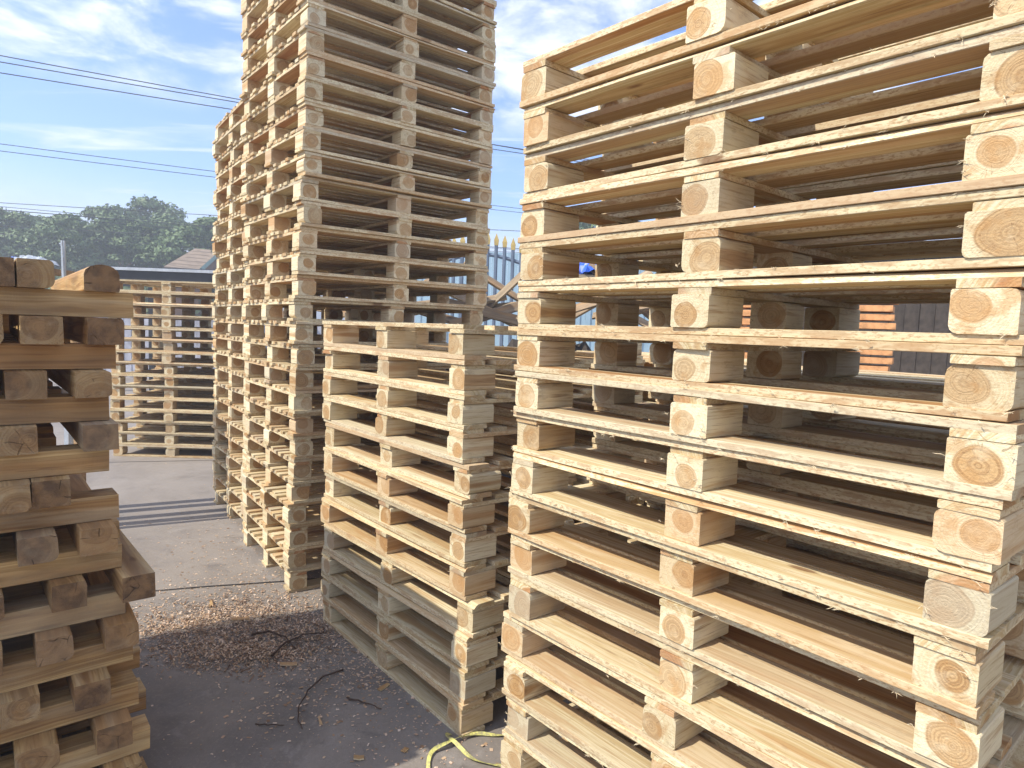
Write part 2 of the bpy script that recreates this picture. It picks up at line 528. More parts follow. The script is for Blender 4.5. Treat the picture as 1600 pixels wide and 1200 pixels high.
for lst, mt in ((PLANKS, M_BOARD), (SLATS, M_BOARD), (BOTTOMS, M_BOARD), (STRS, M_STRING), (BLOCKS, M_BLOCK), (SHORTB, M_BLOCK), (NARROW, M_BOARD)):
    for me in lst:
        me.materials.append(mt)

RZ90 = math.pi / 2


def make_pallet(loc, rotz, zscale, label, group, mess=1.0, name='wooden_pallet', style='wide', D=1.0):
    """four-way block pallet; local X runs along the ring face (1.2 m), Y into the stack (1.0 m)"""
    t = thing(name, label, 'pallet', loc, rotz, group)
    t.scale = (1, 1, zscale)
    u = rnd.uniform
    e = 0.0035 * mess
    for y in (0.050, D / 2, D - 0.050):
        link('bottom_board', rnd.choice(BOTTOMS), None, t, (u(-e, e), y + u(-e, e) * .8, 0.0002), (0, 0, u(-.003, .003) * mess + rnd.choice((0, math.pi))))
    for x in (-0.55, 0.0, 0.55):
        xx = x + u(-e, e)
        for y in ((0.0725, D / 2, D - 0.0725) if style == 'wide' else (0.053, D / 2, D - 0.053)):
            o = link('block', rnd.choice(BLOCKS if style == 'wide' and y != D / 2 else SHORTB), None, t, (x + u(-e, e) * 1.6, y + u(-e, e) * 1.4, T_BOT + 0.0003),
                     (0, 0, RZ90 + u(-.022, .022) * mess + rnd.choice((0, math.pi))))
        link('stringer_board', rnd.choice(STRS), None, t, (xx, D / 2 + u(-e, e), T_BOT + H_BLK + 0.0006), (0, 0, RZ90 + u(-.006, .006) * mess)).scale = (D, 1, 1)
    z = T_BOT + H_BLK + T_STR + 0.0009
    link('deck_board', rnd.choice(PLANKS), None, t, (u(-e, e), 0.047 + u(-e, e) * .8, z), (0, 0, u(-.003, .003) * mess))
    link('deck_board', rnd.choice(PLANKS), None, t, (u(-e, e), D - 0.047 + u(-e, e) * .8, z), (0, 0, u(-.003, .003) * mess + math.pi))
    nk = (5 if D > .9 else 3) if style == 'wide' else 9
    for k in range(nk):
        y = 0.094 + (k + 0.5) * ((D - 0.188) / nk)
        link('deck_board', rnd.choice(SLATS if style == 'wide' else NARROW), None, t, (u(-e, e) * 1.8, y + u(-e, e) * 1.6, z), (0, 0, u(-.005, .005) * mess + rnd.choice((0, math.pi)))).scale = (1, u(.82, 1.16), 1)
    return t


NUM = ['topmost', 'second', 'third', 'fourth', 'fifth', 'sixth', 'seventh', 'eighth', 'ninth', 'tenth', 'eleventh', 'twelfth', 'thirteenth',
       'fourteenth', 'fifteenth', 'sixteenth', 'seventeenth', 'eighteenth', 'nineteenth', 'twentieth', 'twenty-first', 'twenty-second',
       'twenty-third', 'twenty-fourth', 'twenty-fifth', 'twenty-sixth', 'twenty-seventh', 'twenty-eighth', 'twenty-ninth', 'thirtieth', 'thirty-first']


def from_top(i, where):
    return f'topmost pallet of {where}' if i == 0 else f'{NUM[i]} pallet down from the top of {where}'


def from_ground(i, where):
    return f'lowest pallet, on the ground, in {where}' if i == 0 else f'{NUM[i]} pallet up from the ground in {where}'


# per pallet: x, y of the ring face's left end, extra yaw, height of its underside (read off the photograph)
BIG = ([[0.0059, 1.9744, 0.0, 0.0], [0.0097, 1.9676, 0.0, 0.1223], [0.0164, 1.953, 0.0025, 0.2428], [0.0074, 1.9588, 0.0038, 0.3633], [-0.0091, 1.9857, -0.0076, 0.4824], [0.0179, 1.9566, 0.0053, 0.6112], [0.0114, 1.9588, 0.0043, 0.746], [-0.0023, 1.9596, -0.0106, 0.8686], [0.0016, 1.9414, -0.0136, 0.9918], [0.0028, 1.943, -0.0219, 1.1171], [0.0027, 1.9282, -0.0152, 1.2385], [0.0028, 1.9406, -0.0112, 1.3586], [0.0071, 1.9475, -0.0021, 1.4785], [0.0104, 1.9381, -0.0, 1.6011], [0.0058, 1.9416, 0.0004, 1.7247], [0.0098, 1.933, -0.0011, 1.8474], [0.0099, 1.9188, 0.0087, 1.9696], [0.0016, 1.9288, 0.0151, 2.0946]], 2.2209, -0.86431614)
SHORT = ([[-0.9059, 3.2031, -0.0067, 0.0], [-0.9065, 3.2069, 0.0054, 0.1237], [-0.9054, 3.2039, 0.0111, 0.2443], [-0.8923, 3.2079, 0.0162, 0.369], [-0.9216, 3.2348, 0.0061, 0.4935], [-0.9182, 3.246, -0.0041, 0.6157], [-0.925, 3.2493, -0.0101, 0.7392], [-0.9137, 3.2502, 0.0032, 0.8633], [-0.9382, 3.2775, -0.0106, 0.9883], [-0.9378, 3.2805, -0.0039, 1.1119], [-0.9402, 3.2891, -0.0028, 1.2349], [-0.9486, 3.3016, -0.0037, 1.3609]], 1.488, -0.8702555)
TALL = ([[-1.1809, 3.5222, 0.0126, 0.0], [-1.1793, 3.5219, 0.018, 0.1221], [-1.1794, 3.5245, 0.0189, 0.2479], [-1.1776, 3.5246, 0.0201, 0.374], [-1.17, 3.5287, 0.0249, 0.4959], [-1.169, 3.5283, 0.0259, 0.6181], [-1.1645, 3.53, 0.0281, 0.7406], [-1.165, 3.5288, 0.0298, 0.8636], [-1.1618, 3.5296, 0.0345, 0.9873], [-1.163, 3.5281, 0.0367, 1.1115], [-1.1592, 3.5293, 0.0421, 1.2364], [-1.1593, 3.5284, 0.046, 1.3595], [-1.1671, 3.5244, 0.043, 1.4794], [-1.158, 3.5148, 0.0384, 1.6004], [-1.1378, 3.5132, 0.0524, 1.7248], [-1.1457, 3.5108, 0.0619, 1.847], [-1.1343, 3.5073, 0.0677, 1.9717], [-1.1416, 3.5058, 0.0727, 2.0997], [-1.122, 3.5044, 0.0812, 2.2253], [-1.1307, 3.5031, 0.0863, 2.3485], [-1.1243, 3.5024, 0.0836, 2.4693], [-1.1307, 3.5023, 0.0882, 2.591], [-1.1239, 3.506, 0.0866, 2.7136], [-1.1306, 3.5053, 0.0915, 2.8374], [-1.1296, 3.5108, 0.0865, 2.9623], [-1.1345, 3.5102, 0.0912, 3.0864], [-1.1347, 3.512, 0.0943, 3.2098], [-1.1342, 3.514, 0.0971, 3.3332], [-1.1334, 3.5158, 0.0999, 3.4566], [-1.1325, 3.5175, 0.1027, 3.58]], 3.7034, 0.60197961)


def measured_stack(spec, where, group, top_first, mess=1.0, wiggle=0.0, style='wide', D=1.0):
    rows, ztop, th = spec
    n = len(rows)
    for k, (x, y, yaw, z) in enumerate(rows):
        z1 = rows[k + 1][3] if k + 1 < n else ztop
        x += rnd.uniform(-wiggle, wiggle); y += rnd.uniform(-wiggle, wiggle)
        cx, cy = x + 0.6 * math.cos(th), y + 0.6 * math.sin(th)
        lab = from_top(n - 1 - k, where) if top_first else from_ground(k, where)
        make_pallet((cx, cy, z), th + yaw, (z1 - z) / HP, lab, group, mess, style=style, D=D)


def plain_stack(x, y, th, n, where, group, top_first=True, mess=1.0, jit=0.012, lean=(0, 0), style='wide', D=1.0):
    for k in range(n):
        jx, jy = rnd.uniform(-jit, jit) + lean[0] * k * HP, rnd.uniform(-jit, jit) + lean[1] * k * HP
        cx, cy = x + 0.6 * math.cos(th) + jx, y + 0.6 * math.sin(th) + jy
        lab = from_top(n - 1 - k, where) if top_first else from_ground(k, where)
        make_pallet((cx, cy, k * HP), th + rnd.uniform(-.012, .012), 1.0, lab, group, mess, style=style, D=D)


measured_stack(BIG, 'the big close stack at the right', 'pallets in the big close stack', True, 1.25, D=0.75)
measured_stack(SHORT, 'the short eye-level stack in the middle', 'pallets in the short middle stack', True, 1.2)
measured_stack(TALL, 'the tallest stack rising out of frame', 'pallets in the tallest stack', False, 1.5, 0.006, 'narrow')

tu = Vector((math.cos(0.602), math.sin(0.602))); tv = Vector((-tu.y, tu.x))
bu = Vector((math.cos(-0.8667), math.sin(-0.8667))); bv = Vector((-bu.y, bu.x))
s2 = Vector((-1.1747, 3.525)) + tv * 1.13 + tu * 0.02
plain_stack(s2.x, s2.y, 0.63, 24, 'the stack half hidden behind the tallest one', 'pallets in the stack behind the tallest one', True, 1.4, 0.01, (0.006, 0.002), 'narrow')
far_l = gp(181, 711); far_r = gp(342, 716)
far_l = gp(176, 712)
plain_stack(far_l.x, far_l.y, R(1.5), 15, 'the far stack across the yard', 'pallets in the far stack across the yard', True, 1.5, 0.016, (-0.02, 0.0), 'narrow')
b2 = Vector((0.0059, 1.9744)) + bv * 0.92 + bu * 0.04
plain_stack(b2.x, b2.y, -0.8667, 11, 'the stack right behind the big close stack', 'pallets in the stack behind the big close one', True, 1.3, 0.014, D=0.8)
b3 = b2 + bv * 0.93 + bu * 0.1
plain_stack(b3.x, b3.y, -0.86, 10, 'the third stack back from the big close one', 'pallets in the third stack back', True, 1.3, 0.014, D=0.8)
m2 = Vector((-0.9059, 3.2031)) + bv * 1.18 + bu * 0.05
plain_stack(m2.x, m2.y, -0.8667, 11, 'the stack behind the short middle stack', 'pallets in the stack behind the short middle one', True, 1.3, 0.014)
sd = Vector((0.0059, 1.9744)) + bu * 1.75 + bv * 0.35  # unseen stack, added to keep sky light off the big stack's right side
plain_stack(sd.x, sd.y, -0.8667, 15, 'the unseen stack added to block sky light right of the big close stack', 'pallets in the unseen stack added to block sky light at the right', True, 1.3, 0.014)

# ------------------------------------------------------------------ stickered pile of rough timbers at the left
PD = Vector((math.cos(R(40.1)), math.sin(R(40.1)), 0)); PN = Vector((-PD.y, PD.x, 0))
PC = Vector((-1.0820, 1.9242, 0))
PAIR = 0.1469
rs = random.Random(21)
LONG = [block_mesh('long_timber', 1.15, 0.095, 0.0715, rs, 0.16, 0.0008, 0.014, 0.004) for i in range(6)]
CROSS = [block_mesh('cross_timber', 1.12, 0.086, 0.0735, rs, 0.20, 0.0008, 0.018, 0.004) for i in range(7)]
apr = [(-.041, 0), (.041, 0), (.043, .003), (.043, .046)] + [(.043 * math.cos(R(t)), .046 + .0275 * math.sin(R(t))) for t in (25, 50, 70, 90, 110, 130, 155)] + [(-.043, .046), (-.043, .003)]
n_a = len(apr)
ARCH = mesh_from('arched_timber', [(x_, y_, z_) for x_ in (-.56, .56) for y_, z_ in apr],
                 [(j, (j + 1) % n_a, n_a + (j + 1) % n_a, n_a + j) for j in range(n_a)] + [tuple(range(n_a)), tuple(range(n_a, 2 * n_a))])
fix_normals(ARCH)
for me in LONG + CROSS + [ARCH]:
    me.materials.append(M_TIMBER)
P_ROWS = {10: [(-.367, -.287), (-.283, -.203), (-.135, -.05)], 9: [(-.37, -.314), (-.279, -.188), (-.131, -.041)], 8: [(-.311, -.221), (-.161, -.074)],
          7: [(-.34, -.246), (-.146, -.061)], 6: [(-.357, -.266), (-.261, -.175)], 5: [(-.297, -.208), (-.159, -.066)],
          4: [(-.41, -.327), (-.225, -.141), (-.06, .023)], 3: [(-.42, -.332), (-.261, -.176), (-.1, -.016)], 2: [(-.34, -.254), (-.177, -.09)],
          1: [(-.315, -.215), (-.125, -.037)], 0: [(-.27, -.18), (-.1, -.01)]}
P_END = {10: -.011, 9: -.053, 8: -.074, 7: -.075, 6: -.051, 5: -.045, 4: -.038, 3: -.019, 2: -.006, 1: .023, 0: .02}
P_OUT = {4: 0.05, 3: 0.02, 7: 0.03, 2: 0.03, 8: 0.01, 5: 0.025, 9: 0.012, 1: 0.03, 10: 0.0, 6: 0.015, 0: 0.02}
th_d = R(40.1)
for k in range(11):
    z = k * PAIR
    tier = 'top' if k == 10 else NUM[10 - k]
    tier = f'{tier} tier' + ('' if k == 10 else ' down')
    nl = 5
    for j in range(nl):
        dpt = 0.080 + j * 0.238 + rs.uniform(-.012, .012)
        e_ = P_END[k] + (0 if j == 0 else rs.uniform(-.12, -.05))
        if j == 1 and k in (5, 3, 2, 1): e_ = P_END[k] + (.035 if k != 2 else .05)
        c = PC + PD * (e_ - 0.575) + PN * dpt
        wh = ['front', 'second from the front', 'middle', 'fourth from the front', 'rear'][j]
        link('long_timber', rs.choice(LONG), None, None, (c.x, c.y, z), (0, 0, th_d + rs.uniform(-.006, .006) + (math.pi if rs.random() < .5 else 0)),
             label=f'long timber, {wh} one, {tier} of the timber pile', category='timber', group='long timbers of the stickered pile')
    for fz, fl_ in ((0.0, 'lower'), (0.0722, 'upper')):  # added fillers: shut out the light behind so the pile's gaps look dark
        if k == 10 and fz > 0: continue
        c = PC + PD * (rs.uniform(-.16, -.10) - 0.575) + PN * (1.185 + rs.uniform(-.004, .004))
        link('long_timber', rs.choice(LONG), None, None, (c.x, c.y, z + fz + .0006), (0, 0, th_d), label=f'{fl_} filler timber added to darken the gaps at the back of the {tier} of the pile', category='timber',
             group='long timbers of the stickered pile')
    spans = P_ROWS[k]
    allu = [((a + b) / 2, b - a) for a, b in spans]
    lo = allu[0][0]
    while lo - 0.165 > -1.1:
        lo -= rs.uniform(0.15, 0.18)
        allu.insert(0, (lo, 0.086))
    for j, (uc, w) in enumerate(allu):
        o_ = P_OUT[k] if j == len(allu) - 1 else rs.uniform(-.005, .04)
        yw = rs.uniform(-.04, .01) if k != 4 else .01
        fr_ = PC + PD * uc - PN * (o_ + .015)
        c = fr_ + (PN * math.cos(yw) - PD * math.sin(yw)) * 0.56
        rank = len(allu) - 1 - j
        pos = ['rightmost', 'second from the right', 'third from the right', 'fourth from the right', 'fifth from the right', 'sixth from the right', 'leftmost', 'leftmost'][min(rank, 7)]
        if k == 10 and rank == 0:
            me, lab = ARCH, 'timber end with a rounded arched top on top of the timber pile'
        elif k == 10 and rank == 1:
            me, lab = rs.choice(CROSS), 'squared timber end next to the arched one on top of the timber pile'
        elif k == 4 and rank == 0:
            me, lab = rs.choice(CROSS), 'timber end jutting furthest right out of the timber pile'
        else:
            me, lab = rs.choice(CROSS), f'cross timber, {pos}, {tier} of the timber pile'
        o = link('cross_timber', me, None, None, (c.x, c.y, z + 0.0722), (0, 0, th_d + RZ90 + yw),
                 label=lab, category='timber', group='cross timbers of the stickered pile')
        o.scale = (1, w / 0.086, 1)


# ------------------------------------------------------------------ chips, bark, twigs and strap on the ground
def inside(px, py, poly):
    c = False
    n = len(poly)
    for i in range(n):
        x0, y0 = poly[i]; x1, y1 = poly[(i + 1) % n]
        if (y0 > py) != (y1 > py) and px < (x1 - x0) * (py - y0) / (y1 - y0) + x0:
            c = not c
    return c


def chip_mesh(name, n, sampler, lmin, lmax, asp, zf, seed, curl=0.25, tilt=0.35):
    r = random.Random(seed)
    vs, fs = [], []
    for _ in range(n):
        x, y = sampler(r)
        a = r.uniform(0, 6.28)
        L = lmin * (lmax / lmin) ** (r.random() ** 1.6); W = L * r.uniform(*asp)
        z = zf(x, y, r)
        tx, ty = r.gauss(0, tilt), r.gauss(0, tilt)
        ca, sa = math.cos(a), math.sin(a)
        cz = L * curl * r.uniform(-.2, 1)
        k = len(vs)
        zs = []
        for (p_, q_, h_) in ((-.5, -.5, 0), (-.5, .5, 0), (0, .5, 1), (0, -.5, 1), (.5, .4, 0), (.5, -.45, 0)):
            lx, ly = p_ * L, q_ * W
            zs.append((x + lx * ca - ly * sa, y + lx * sa + ly * ca, tx * lx + ty * ly + h_ * cz))
        mn = min(v[2] for v in zs)
        for v in zs:
            vs.append((v[0], v[1], v[2] - mn + 0.0012 + z))
        fs += [(k, k + 3, k + 2, k + 1), (k + 3, k + 5, k + 4, k + 2)]
    return mesh_from(name, vs, fs)


PILE_C = gp(395, 985); PILE_C.z = 0
BLOBS = [(gp(385, 965), .36, .20, .15), (gp(462, 990), .26, .17, .1), (gp(300, 985), .30, .17, .0), (gp(370, 1025), .30, .10, .1)]


def mound(x, y):
    h = 0
    for c, a, b, rot in BLOBS:
        h += math.exp(-(((x - c.x) / a) ** 2 + ((y - c.y) / b) ** 2) * 2.0)
    return min(h, 1.3) * 0.020


def samp_dense(r):
    c, a, b, rot = r.choice(BLOBS)
    return c.x + r.gauss(0, a * .62), c.y + r.gauss(0, b * .78)


TRAIL = [(gp(420, 850), .25, .35), (gp(430, 905), .30, .24), (gp(330, 930), .45, .24), (gp(500, 930), .22, .18), (gp(260, 950), .35, .2), (gp(400, 800), .35, .45),
         (gp(540, 1030), .2, .16), (gp(600, 1040), .18, .16), (gp(250, 1000), .3, .12)]


def samp_trail(r):
    c, a, b = r.choice(TRAIL)
    return c.x + r.gauss(0, a), c.y + r.gauss(0, b)


SC = [gp(650, 1110), gp(480, 1110), gp(590, 1060), gp(400, 1130), gp(680, 1150), gp(560, 1090), gp(620, 1180), gp(430, 820), gp(300, 850), gp(420, 1095)]


def samp_sparse(r):
    if r.random() < .62:
        c = r.choice(SC)
        return c.x + r.gauss(0, .14), c.y + r.gauss(0, .13)
    return r.uniform(-4.2, .3), r.uniform(1.9, 8.5)


def chip_mat(name, cols):
    m, q, p = new_mat(name)
    geo = q.node('ShaderNodeNewGeometry')
    rr = geo.outputs['Random Per Island']
    cr = q.node('ShaderNodeValToRGB')
    q.l.new(rr, cr.inputs[0])
    el = cr.color_ramp.elements
    while len(el) < len(cols):
        el.new(0.5)
    for i, c in enumerate(cols):
        el[i].position = i / (len(cols) - 1)
        el[i].color = tuple(c) + (1,)
    finish(q, p, cr.outputs[0], 0.85)
    return m


M_CHIP = chip_mat('chip_wood', [(.22, .13, .075), (.36, .23, .13), (.52, .37, .23), (.64, .47, .34), (.48, .31, .20), (.70, .56, .43)])
M_BARK = chip_mat('bark_shred', [(.08, .045, .028), (.14, .08, .048), (.25, .15, .09), (.11, .062, .038), (.34, .21, .13)])
link('wood_chips', chip_mesh('wood_chips', 12500, samp_dense, .0035, .016, (.25, .6), lambda x, y, r: mound(x, y) * r.uniform(.35, 1.05), 1), M_CHIP,
     kind='stuff', label='heap of pale and brown wood chips swept together on the concrete', category='wood chips')
link('bark_litter', chip_mesh('bark_litter', 2600, samp_dense, .008, .042, (.06, .2), lambda x, y, r: mound(x, y) * r.uniform(.2, 1.05), 2, .15, .25), M_BARK,
     kind='stuff', label='dark shredded bark mixed into the chip heap', category='bark litter')
link('scattered_chips', chip_mesh('scattered_chips', 5600, samp_trail, .004, .016, (.3, .7), lambda x, y, r: 0, 3, .12, .12), M_CHIP,
     kind='stuff', label='loose trail of bright wood chips running towards the tallest stack', category='wood chips')
link('stray_chips', chip_mesh('stray_chips', 1500, samp_sparse, .004, .018, (.3, .8), lambda x, y, r: 0, 4, .12, .1), M_CHIP,
     kind='stuff', label='stray wood chips and splinters dotted over the dark concrete', category='wood chips')

M_TWIG = simple('twig_bark', (0.07, 0.042, 0.028), 0.9, 0.3, 60, 0.001)


def twig(pts, lab, r0=.0035, up=.01):
    P_ = []
    for i, (x, y) in enumerate(pts):
        v = gp(x, y)
        v.z = r0 + mound(v.x, v.y) + up * math.sin(math.pi * i / (len(pts) - 1))
        P_.append(v)
    # refine with a little wander
    out_ = []
    for i in range(len(P_) - 1):
        for t in (0, .33, .66):
            q_ = P_[i].lerp(P_[i + 1], t)
            out_.append(q_ + Vector((rnd.uniform(-.004, .004), rnd.uniform(-.004, .004), rnd.uniform(0, .002))))
    out_.append(P_[-1])
    b = MB()
    b.tube(out_, [r0 * (1 - .6 * i / len(out_)) for i in range(len(out_))], 5)
    link('twig', b.mesh('twig'), M_TWIG, label=lab, category='twig', group='twigs and bark strips on the concrete')


twig([(535, 1048), (505, 1062), (482, 1085), (469, 1108), (465, 1128), (472, 1140)], 'long thin curved twig lying alone on dark concrete below the chip heap', .004, .012)
twig([(392, 996), (420, 998), (446, 1006), (462, 1018)], 'bent twig on top of the chip heap', .006, .02)
twig([(424, 1030), (446, 1014), (474, 1003), (510, 994)], 'forked dark stick crossing the right side of the chip heap', .006, .02)
twig([(542, 1092), (560, 1098), (580, 1104), (596, 1109)], 'short dark splinter of bark right of the curved twig', .004, .004)
twig([(398, 1133), (420, 1135), (444, 1134)], 'short straight twig lowest on the dark concrete', .003, .003)
twig([(445, 886), (480, 874), (505, 868)], 'thin strip of bark by the foot of the tallest stack', .003, .004)

# bigger curls of bark and off-cuts
M_OFF = wood('offcut_wood', 'board', sap=(0.5, 0.36, 0.2), sap2=(0.42, 0.27, 0.13))
for i, (x, y, L_, W_, a, lab) in enumerate([
        (374, 975, .085, .030, .5, 'broad pale splinter standing in the chip heap'),
        (560, 1186, .034, .024, .2, 'small square wood offcut on the dark concrete near the bottom'),
        (632, 1174, .022, .018, 1.2, 'tiny wood offcut left of the yellow strap'),
        (500, 1128, .050, .008, 2.0, 'pale sliver of wood on the dark concrete'),
        (600, 1075, .055, .020, .9, 'flat torn bark piece beside the short middle stack'),
        (452, 1040, .070, .020, .3, 'brown bark strip on the near edge of the chip heap'),
        (330, 945, .060, .018, 1.9, 'bright wood sliver on the sunlit side of the chip heap')]):
    me = board_mesh('wood_offcut', L_, W_, .005, random.Random(i + 40), 3, .0015, .002, .0006)
    v = gp(x, y)
    link('wood_offcut', me, M_OFF, None, (v.x, v.y, mound(v.x, v.y) + .003), (rnd.uniform(-.15, .15), rnd.uniform(-.15, .15), a),
         label=lab, category='wood offcut', group='offcuts on the concrete')

# yellow strap
def ribbon(paths, w):
    b = MB()
    for pts in paths:
        P_ = [gp(x, y) + Vector((0, 0, h)) for x, y, h in pts]
        out_ = []
        n_ = len(P_)
        for i in range(n_ - 1):
            p0, p1, p2, p3 = P_[max(i - 1, 0)], P_[i], P_[i + 1], P_[min(i + 2, n_ - 1)]
            for s_ in range(6):
                t = s_ / 6
                out_.append(0.5 * ((2 * p1) + (p2 - p0) * t + (2 * p0 - 5 * p1 + 4 * p2 - p3) * t * t + (3 * p1 - p0 - 3 * p2 + p3) * t ** 3))
        out_.append(P_[-1])
        vs, fs = [], []
        for i, p_ in enumerate(out_):
            d = (out_[min(i + 1, len(out_) - 1)] - out_[max(i - 1, 0)]).normalized()
            s_ = d.cross(Vector((0, 0, 1))).normalized()
            roll_ = math.sin(i * .35) * .5
            s_ = s_ * math.cos(roll_) + Vector((0, 0, 1)) * math.sin(roll_)
            hz = max(p_.z, abs(s_.z) * w / 2 + .002)
            p_ = Vector((p_.x, p_.y, hz))
            up = Vector((0, 0, .0005))
            vs += [p_ - s_ * w / 2, p_ + s_ * w / 2, p_ + s_ * w / 2 + up, p_ - s_ * w / 2 + up]
        for i in range(len(out_) - 1):
            k = 4 * i
            for j in range(4):
                fs.append((k + j, k + (j + 1) % 4, k + 4 + (j + 1) % 4, k + 4 + j))
        b.add(vs, fs)
    return b.mesh('strap')


m_strap, q_, p_ = new_mat('yellow_strap')
tcs = q_.node('ShaderNodeTexCoord')
ns = q_.noise(tcs.outputs['Object'], 60, 3)
finish(q_, p_, q_.mix(q_.ramp(ns, .4, .62), (.60, .56, .17), (.34, .31, .15)), .45, ns, .001, .4, .4)
link('packing_strap', ribbon([[(672, 1225, .0), (669, 1196, .004), (676, 1178, .012), (700, 1168, .02), (722, 1156, .014), (748, 1150, .01), (775, 1151, .006), (812, 1150, .004)],
                              [(704, 1148, .004), (698, 1157, .02), (712, 1170, .022), (736, 1188, .01), (764, 1196, .006), (800, 1200, .004), (830, 1208, .004)]], .014), m_strap,
     label='yellow plastic packing strap looped on the ground between the front stacks', category='strap')

# ------------------------------------------------------------------ background: trees
m_leaf, q_, p_ = new_mat('leaf_green')
geo_ = q_.node('ShaderNodeNewGeometry')
rr_ = geo_.outputs['Random Per Island']
oi_ = q_.node('ShaderNodeObjectInfo')
c_ = q_.mix(rr_, (.085, .135, .05), (.17, .235, .09))
c_ = q_.mix(q_.math('MULTIPLY', oi_.outputs['Random'], .5), c_, (.10, .14, .05))
finish(q_, p_, c_, .6, None, spec=.3)
try:
    p_.inputs['Transmission Weight'].default_value = 0.0
except Exception:
    pass
M_TRUNK = simple('tree_bark', (.13, .10, .075), .9, .25, 6, .01)


def crown_mesh(seed, rx, rz, h0, n_cl, n_leaf, leaf):
    r = np.random.RandomState(seed)
    vs, fs = [], []
    P_, N_ = [], []
    for c in range(n_cl):
        a = r.uniform(0, 6.28); zz_ = r.uniform(-1, 1); rad = math.sqrt(max(0, 1 - zz_ * zz_)) * r.uniform(.45, 1.0)
        cx, cy, cz = rx * rad * math.cos(a), rx * rad * math.sin(a), h0 + rz * (zz_ * .9 + .1)
        cr_ = r.uniform(.16, .34) * rx
        k = int(n_leaf * (cr_ / (.25 * rx)) ** 2)
        d = r.normal(size=(k, 3)); d /= np.linalg.norm(d, axis=1)[:, None]
        d[:, 2] = np.abs(d[:, 2]) * .9 + d[:, 2] * .1
        rr2 = cr_ * (0.72 + .4 * r.rand(k)[:, None])
        pts = np.array([cx, cy, cz]) + d * rr2 * np.array([1, 1, .8])
        P_.append(pts); N_.append(d + r.normal(size=(k, 3)) * .5)
    P_ = np.concatenate(P_); N_ = np.concatenate(N_); N_ /= np.linalg.norm(N_, axis=1)[:, None]
    k = len(P_)
    up = r.normal(size=(k, 3))
    A = np.cross(N_, up); A /= np.linalg.norm(A, axis=1)[:, None]
    B = np.cross(N_, A)
    s = leaf * (.6 + .8 * r.rand(k))[:, None]
    V = np.stack([P_ - A * s, P_ + B * s * .5, P_ + A * s, P_ - B * s * .5], 1).reshape(-1, 3)
    me = bpy.data.meshes.new('crown')
    me.vertices.add(len(V)); me.vertices.foreach_set('co', V.ravel())
    me.loops.add(4 * k); me.loops.foreach_set('vertex_index', np.arange(4 * k))
    me.polygons.add(k); me.polygons.foreach_set('loop_start', np.arange(k) * 4)
    me.update(); me.validate()
    me.materials.append(m_leaf)
    return me


def trunk_mesh(seed, h, r0):
    r = random.Random(seed)
    b = MB()
    pts = [Vector((r.uniform(-.05, .05) * i, r.uniform(-.05, .05) * i, h * i / 6)) for i in range(7)]
    b.tube(pts, [r0 * (1 - .11 * i) for i in range(7)], 7)
    for i in range(7):
        p0 = pts[r.randint(3, 6)]
        a = r.uniform(0, 6.28)
        d = Vector((math.cos(a), math.sin(a), r.uniform(.5, 1.2)))
        b.tube([p0, p0 + d * h * .13, p0 + d * h * .26 + Vector((0, 0, .2))], [r0 * .45, r0 * .3, r0 * .12], 5)
    return b.mesh('trunk')


CROWNS = [crown_mesh(s, 2.5, 2.6, 4.5, 58, 130, .12) for s in (1, 2, 3, 4)]
TRUNKS = [trunk_mesh(s, 4.4, .17) for s in (1, 2)]
for me in TRUNKS:
    me.materials.append(M_TRUNK)
tree_spec = [  # pixel x of the crown centre, pixel y of its top, distance
    (-150, 345, 33, 'dense green tree beyond the frame edge left of the tree row'), (-70, 335, 34, 'broad green tree at the far left edge of the tree row'),
    (8, 330, 33, 'leafy tree above the left end of the timber pile'), (62, 344, 35, 'round green tree behind the plastic-wrapped post'),
    (112, 338, 32, 'pale green tree just right of the wrapped post'), (158, 330, 37, 'tree with thin bare twigs left of the tallest crown'),
    (205, 340, 33, 'low rounded tree beneath the tallest crown'), (238, 318, 38, 'tree with the tallest crown of the distant row'),
    (283, 345, 34, 'dark green tree above the brown roof'), (328, 347, 32, 'tree at the right end of the visible row beside the stacks'),
    (380, 340, 35, 'tree hidden mostly behind the tall pallet stacks'), (30, 350, 41, 'far pale tree behind the left end of the row'),
    (135, 350, 42, 'far tree filling the gap in the middle of the row'), (262, 348, 43, 'far tree behind the tallest crown'),
    (925, 340, 30, 'green tree glimpsed through the upper gaps of the big close stack'), (1010, 380, 32, 'low tree glimpsed behind the big close stack')]
for i, (x, y, Y, lab) in enumerate(tree_spec):
    top = at(x, y, Y)
    t = thing('broadleaf_tree', lab, 'tree', (top.x, top.y, 0), rnd.uniform(0, 6.28), 'trees beyond the yard')
    s_ = top.z / 7.35
    t.scale = (s_ * rnd.uniform(1.0, 1.2), s_ * rnd.uniform(1.0, 1.2), s_)
    link('trunk', TRUNKS[i % 2], None, t)
    link('crown', CROWNS[i % 4], None, t)
# undergrowth at the foot of the trees
ug = crown_mesh(9, 3.2, 1.2, 1.1, 30, 90, .13)
for i in range(9):
    v = at(-150 + i * 62, 460, 29 + (i % 3))
    link('leafy_shrub', ug, None, None, (v.x, v.y, 0), (0, 0, i * 1.3), label=f'dense green shrub under the tree row, {NUM[i] if i else "first"} one counted from the left', category='shrub',
         group='shrubs under the distant trees').scale = (1.0, 1.0, 1.15)

